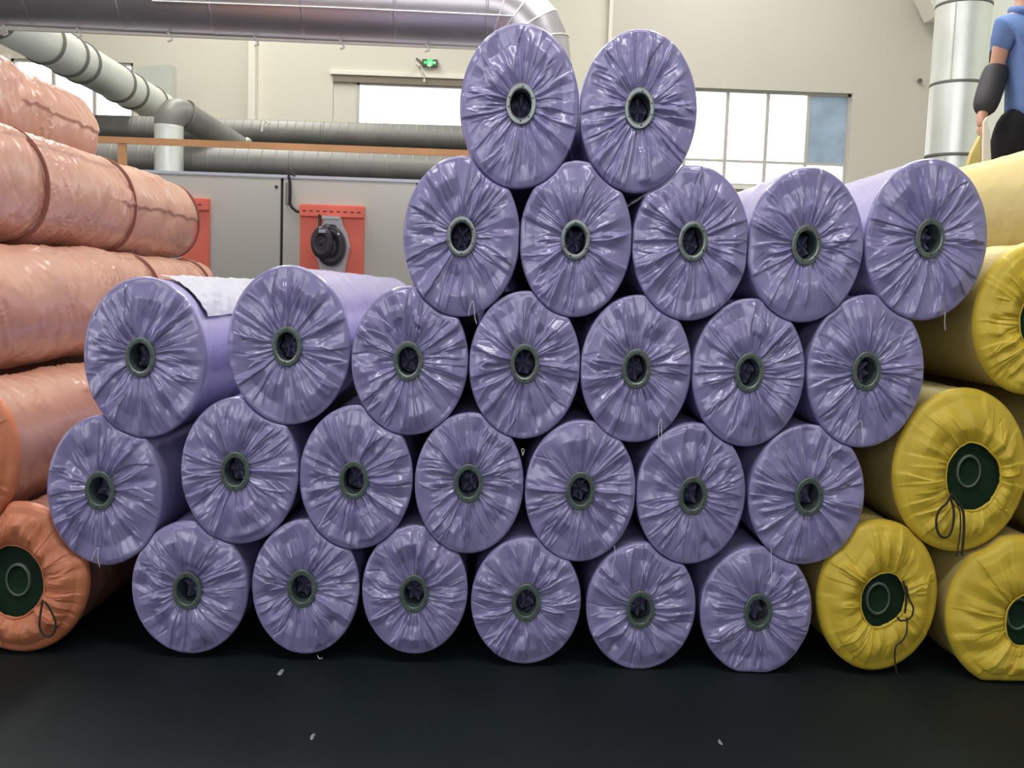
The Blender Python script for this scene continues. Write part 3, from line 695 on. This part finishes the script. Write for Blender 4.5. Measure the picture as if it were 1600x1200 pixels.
c = P(518, 385, Ym - .15); rr_ = 27 * Ym / F
def oval(c, ax, az, y0, y1, name, m, root, k=.92):
    t = np.arange(40) / 40 * 2 * PI; V = np.stack([np.stack([p*ax*np.cos(t), np.full(40, y), p*az*np.sin(t)], -1) for p, y in ((1, y1), (1, y0 + (y1-y0)*.2), (k, y0), (k*.6, y0), (k * .58, y0 + .012), (k * .25, y0 + .012), (k * .22, y0), (.01, y0))], 0)
    o = gridobj(name, V, True, m, root, Vector(c) - root.location); return o
oval(c, 22 * Ym / F, 30 * Ym / F, -.10, .02, 'motor_body', 'motor', mo)
c2 = P(503, 379, Ym - .28); oval(c2, 16 * Ym / F, 24 * Ym / F, -.05, .06, 'fan_cover', 'motor', mo, .8)
MB().box(P(505, 350, Ym - .24), P(526, 366, Ym - .15)).build('terminal_box', 'motor', mo, bevel=.01)
MB().box(P(498, 358, Ym - .36), P(509, 364, Ym - .335)).build('rating_label', 'white', mo)
c = P(530.5, 366, Ym - .2); MB().tube([c, c + Vector((0, -.06, 0))], .009, 10).build('bolt', 'zinc_l', mo, smooth=True)
c = P(512, 352, Ym - .25); MB().tube([c, c + Vector((0, -.01, 0))], .016, 12).build('bolt', 'zinc_d', mo, smooth=True)
MB().tube([P(499, 336, Ym - .12), P(500, 345, Ym - .14), P(499, 355, Ym - .2), P(495, 362, Ym - .2)], .014, 8).build('motor_cable', 'dark', mo, smooth=True)
cb = thing('power_cable', 'black cable dropping from the housing top to the red plate', 'cable', P(452, 300, Ym))
MB().tube([P(x, y, Ym - .03) for x, y in ((451, 276), (453, 284), (453.5, 300), (453, 318), (457, 325), (463, 330), (470, 332), (482, 333))], .012, 10).build('cable_run', 'dark', cb, smooth=True)
MB().box(P(446, 285, Ym - .035), P(452, 320, Ym)).build('cable_guard', 'zinc_d', cb, bevel=.003)
MB().tube([P(x, y, Ym - .01) for x, y in ((451, 280), (451, 273), (457, 271), (461, 275))], .010, 8).build('cable_end', 'dark', cb, smooth=True)
# ------------------------------------------------------------------ exit sign and emergency lamp
es = thing('exit_sign', 'small dark exit sign with a green lit running figure', 'sign', P(672, 100, YW - .1))
a, b = P(660.5, 94, YW), P(684, 105.8, YW)
MB().box((a.x, YW - .1, b.z), (b.x, YW, a.z)).build('case', 'signk', es, bevel=.004)
def sbox(x0, y0, x1, y1, m, name, dep):
    a, b = P(x0, y0, YW), P(x1, y1, YW); return MB().box((a.x, YW - .1 - dep, b.z), (b.x, YW - .1, a.z)).build(name, m, es)
sbox(663, 97.7, 681, 102, 'signg', 'lit_arrow_bar', .004); sbox(668, 94.2, 676.4, 105, 'signg', 'lit_panel', .006)
sbox(678.5, 98.4, 680.6, 101.4, 'signw', 'arrow_mark', .007)
def fig(pts, r_): MB().tube([P(x, y, YW - .112) for x, y in pts], r_, 6).build('running_figure', 'signw', es)
fig([(672.4, 97), (671.4, 99.6), (672.6, 101.6), (671.8, 104.4)], .010); fig([(671.4, 99.8), (669.8, 101.8), (668.8, 104)], .009)
fig([(672.2, 97.6), (674, 98.6), (674.8, 97.6)], .008); fig([(672.2, 97.4), (670, 97.8), (669.4, 99.4)], .008); fig([(672.9, 95.4), (672.9, 96.2)], .014)
el = thing('wall_camera', 'small white camera on a bracket left of the exit sign', 'camera', P(655, 98, YW - .2))
MB().poly([P(650, 97.5, YW - .25), P(657.5, 101.5, YW - .25), P(656, 104, YW - .25), P(648.8, 100, YW - .25)], (0, .12, 0)).build('camera_body', 'trimw', el, bevel=.008)
MB().tube([P(651, 91.5, YW), P(660, 98, YW - .12)], .018, 8).build('bracket_arm', 'seam', el, smooth=True)
MB().tube([P(655.5, 103, YW - .16), P(656.2, 108, YW - .1)], .025, 8).build('mount_foot', 'trimw', el, smooth=True)
MB().tube([P(657, 107, YW - .03), P(660, 111, YW - .03), P(662.5, 116, YW - .12), P(663, 124, YW - .12)], .006, 6).build('lead', 'trimw', el)
c = P(663, 124, YW - .12); MB().tube([c, c + Vector((0, 0, -.04))], .02, 8).build('plug', 'trimw', el)
sp = thing('wall_bolt', 'small dark fixing on the right end of the back wall', 'bolt', P(1437, 126, YW - .07))
MB().tube([P(1437, 127, YW - .07), P(1437, 127, YW - .14)], .03, 10).build('bolt_shank', 'seam', sp, smooth=True)
MB().tube([P(1437.5, 126, YW - .11), P(1437.5, 126, YW - .14)], .045, 6).build('bolt_head', 'seam', sp)
bb = thing('control_box', 'blue cabinet with a dark base on the right wall behind the worker', 'cabinet', P(1548, 90, 15.4))
MB().box(P(1530, 56, 15.4), Vector((XC, 15.8, P(1560, 80, 15.4).z))).build('cabinet_body', 'bluebox', bb, bevel=.02)
MB().box(P(1532, 80, 15.42), Vector((XC, 15.78, P(1560, 89, 15.4).z))).build('cabinet_base', 'dark', bb, bevel=.01)

# ------------------------------------------------------------------ the worker, boards
def skin(name, verts, edges, radii, m, parent, root=0, sub=2, smooth=True):
    me = bpy.data.meshes.new(name + '_rig'); me.from_pydata([tuple(v) for v in verts], edges, []); o = bpy.data.objects.new(name + '_rig', me); COL.objects.link(o)
    mod = o.modifiers.new('skin', 'SKIN'); mod.use_smooth_shade = True
    for i, s_ in enumerate(me.skin_vertices[0].data):
        q = radii[i]; s_.radius = q if hasattr(q, '__len__') else (q, q); s_.use_root = (i == root)
    sb = o.modifiers.new('sub', 'SUBSURF'); sb.levels = sub; sb.render_levels = sub
    dg = bpy.context.evaluated_depsgraph_get(); dg.update()
    nm = bpy.data.meshes.new_from_object(o.evaluated_get(dg)); nm.name = name; nm.materials.clear(); nm.materials.append(M[m])
    bpy.data.objects.remove(o); bpy.data.meshes.remove(me)
    nm.polygons.foreach_set('use_smooth', [True] * len(nm.polygons))
    n = bpy.data.objects.new(name, nm); COL.objects.link(n); n.parent = parent; n.location = (0, 0, 0); return n
YP = 5.9
pr = thing('person', 'worker in a blue short-sleeved polo and dark trousers with charcoal sleeve guards', 'person', (0, 0, 0))
def W(x, y, dy=0): return P(x, y, YP + dy)
cx0 = 1613
zf = max(r.z + r.rz for r in ROLLS if r.kind == 'yel' and r.k.get('plain') and r.z > 1.0)   # top of the rolls he stands on
hipz = W(cx0 - 12, 205).z; px0 = W(cx0 - 12, 205).x
feetz = zf
base = Vector((px0, YP, feetz)); pr.location = base
def Lc(p): return Vector(p) - base
def mk(x, y, dy=0): return Lc(W(x, y, dy))
hip, wst, chest, shc, nk, hd0, hd1 = mk(cx0 - 12, 205), mk(cx0, 165), mk(cx0-1, 90), mk(cx0-4, 38), mk(1605, 8), mk(1606, -22), mk(1607, -58)
shL, shR = mk(1571, 42), mk(1652, 42)
elL, elR = mk(1556, 112, .05), mk(1676, 112, .05)
wrL, wrR = mk(1533, 186, -.04), mk(1692, 186, -.1)
haL = mk(1532, 200, -.05); haR = mk(1693, 202, -.12)
fz = .075
def leg(sg):
    hj = hip + Vector((sg * .09, 0, -.04)); kn = Vector((px0 - base.x + sg * .12, .02, (hip.z) * .52)); an = Vector((sg * .13, .05, fz)); toe = Vector((sg * .15, -.13, .035))
    return hj, kn, an, toe
l1, l2 = leg(-1), leg(1)
V_ = [hip, wst, chest, shc, nk, hd0, hd1, shL, elL, wrL, haL, shR, elR, wrR, haR, *l1, *l2]
E_ = [(0,1),(1,2),(2,3),(3,4),(4,5),(5,6),(3,7),(7,8),(8,9),(9,10),(3,11),(11,12),(12,13),(13,14),(0,15),(15,16),(16,17),(17,18),(0,19),(19,20),(20,21),(21,22)]
R__ = [(.11,.08),(.11,.08),(.13,.10),(.09,.08),(.055,.055),(.078,.088),(.075,.088),.06,.042,.03,(.035,.018),.06,.042,.03,(.035,.018),.08,.055,.04,.03,.08,.055,.04,.03]
skin('body', V_, E_, R__, 'skin', pr)
# shirt: torso and short sleeves
sl, sr_ = shL.lerp(elL, .62), shR.lerp(elR, .62)
hem = mk(cx0 - 2, 197)
V_ = [hem, wst, chest, shc, nk + Vector((0, 0, -.03)), shL, sl, shR, sr_]
skin('polo_shirt', V_, [(0,1),(1,2),(2,3),(3,4),(3,5),(5,6),(3,7),(7,8)], [(.195,.155),(.195,.15),(.19,.14),(.13,.10),(.068,.068),.085,.075,.085,.075], 'blue', pr)
# collar
t = [nk + Vector((.078 * math.cos(a), .074 * math.sin(a), -.034 + .018 * math.sin(a))) for a in np.linspace(-PI/2, 1.5*PI, 24)]
MB().tube(t, .026, 10).build('collar', 'blue', pr, smooth=True).location = (0, 0, 0)
# trousers
hq = [hip + Vector((0, 0, .17)), hip + Vector((0, 0, -.02))]
V_ = [hq[0], hq[1], l1[0] + Vector((0,0,-.08)), l1[1], l1[2] + Vector((0, 0, .02)), l2[0] + Vector((0,0,-.08)), l2[1], l2[2] + Vector((0, 0, .02))]
skin('trousers', V_, [(0,1),(1,2),(2,3),(3,4),(1,5),(5,6),(6,7)], [(.14,.11),(.185,.14),(.125,.13),.09,.075,(.115,.12),.09,.075], 'black', pr)
# sleeve guards, elbow to wrist
for (e_, w_, s_) in ((elL, wrL, sl), (elR, wrR, sr_)):
    skin('sleeve_guard', [e_.lerp(s_, .55), e_, e_.lerp(w_, .5), w_.lerp(e_, .06)], [(0,1),(1,2),(2,3)], [.056, .080, .080, .072], 'sleeve', pr)
# hands: four fingers and thumb, each its own chain out of the palm
for (h_, w_, sg) in ((haL, wrL, 1), (haR, wrR, -1)):
    dn_ = (h_ - w_).normalized()
    for i, ln in enumerate((.070, .080, .074, .058)):
        a = h_ + Vector((0, (i - 1.5) * .019, 0)) - dn_ * .01; b = a + dn_ * ln * .55 + Vector((sg * .004, 0, 0)); c = b + dn_ * ln * .42 + Vector((sg * .02, 0, 0)); d = c + dn_ * ln * .2 + Vector((sg * .02, 0, 0))
        skin('finger', [a, b, c, d], [(0,1),(1,2),(2,3)], [.010, .0095, .009, .0075], 'skin', pr, sub=1)
    a = w_ + dn_ * .03 + Vector((0, -.025, 0)); b = a + dn_ * .03 + Vector((sg * .01, -.022, 0)); c = b + dn_ * .035 + Vector((sg * .014, .004, 0))
    skin('thumb', [a, b, c], [(0,1),(1,2)], [.013, .0115, .009], 'skin', pr, sub=1)
# head: hair, nose, ears, eyes, mouth, shoes (mostly above the frame)
hc_ = hd0.lerp(hd1, .5)
skin('hair', [hc_ + Vector((0, .03, -.02)), hc_ + Vector((0, .03, .06)), hc_ + Vector((0, 0, .105))], [(0,1),(1,2)], [(.088,.08),(.092,.095),(.07,.08)], 'hair', pr)
skin('nose', [hc_ + Vector((0, -.085, .02)), hc_ + Vector((0, -.108, -.012))], [(0,1)], [.012, .016], 'skin', pr)
for s_ in (-1, 1):
    skin('ear', [hc_ + Vector((s_*.082, 0, .015)), hc_ + Vector((s_*.086, .005, -.02))], [(0,1)], [.016, .012], 'skin', pr, sub=1)
    skin('eye', [hc_ + Vector((s_*.032, -.083, .022)), hc_ + Vector((s_*.036, -.083, .022))], [(0,1)], [.011, .011], 'eye', pr, sub=1)
skin('mouth', [hc_ + Vector((-.022, -.088, -.045)), hc_ + Vector((.022, -.088, -.045))], [(0,1)], [.006, .006], 'strap', pr, sub=1)
for q in (l1, l2):
    skin('shoe', [q[2] + Vector((0, .03, -.03)), q[2] + Vector((0, -.05, -.03)), q[3] + Vector((0, -.02, .0))], [(0,1),(1,2)], [.045, .045, .035], 'dark', pr)
# boards beside him, standing on the rolls and reaching up past the topmost yellow roll
bd1 = MB().poly([P(1543, 182, 5.6), P(1537.5, 190, 5.6), P(1536, 262, 5.6), P(1539, 420, 5.6), P(1551, 420, 5.6), P(1549.5, 258, 5.6), P(1547, 205, 5.6), P(1543.5, 197, 5.6)], (.0, .02, 0)).build('board', 'trimw', bevel=.003)
tag(bd1, 'narrow white board standing upright by the worker’s hand', 'board')
mb = MB(); yb0 = 5.66
top = [P(1534, 210, yb0), P(1526, 226, yb0), P(1519, 240, yb0), P(1511, 268, yb0), P(1508, 420, yb0), P(1534, 420, yb0), P(1535, 262, yb0)]
bd2 = mb.poly(top, (0, .05, 0)).build('folded_sheet', 'yel_side', bevel=.006)
tag(bd2, 'pale yellow folded film sheet left of the white board', 'sheet')

# ------------------------------------------------------------------ lint on the floor
for (x, y, w_, lb) in ((438, 1052, 5, 'larger tuft of pale lint on the dark floor below the second lavender floor roll'), (488, 1152, 4, 'heart-shaped scrap of pale lint low on the dark floor, left half'), (1125, 1160, 3.5, 'tiny pale lint scrap on the dark floor, right half')):
    d = ray(x, y); t = -HC / d.z; c = Vector((d.x * t, d.y * t, 0)); rng = random.Random(x)
    s = w_ * c.y / F; n = 9; mb = MB(); vv = [Vector((0, 0, .006))]
    for i in range(n):
        q = rng.uniform(.6, 1.2); vv.append(Vector((s * q * math.cos(2*PI*i/n), s * 3.2 * q * math.sin(2*PI*i/n), 0.0005)))
    mb.add(vv, [(0, 1 + i, 1 + (i+1) % n) for i in range(n)] + [tuple(range(n, 0, -1))])
    o = mb.build('lint', 'lint'); o.location = c + Vector((0, 0, .0005)); tag(o, lb, 'lint', 'lint scraps on the floor')
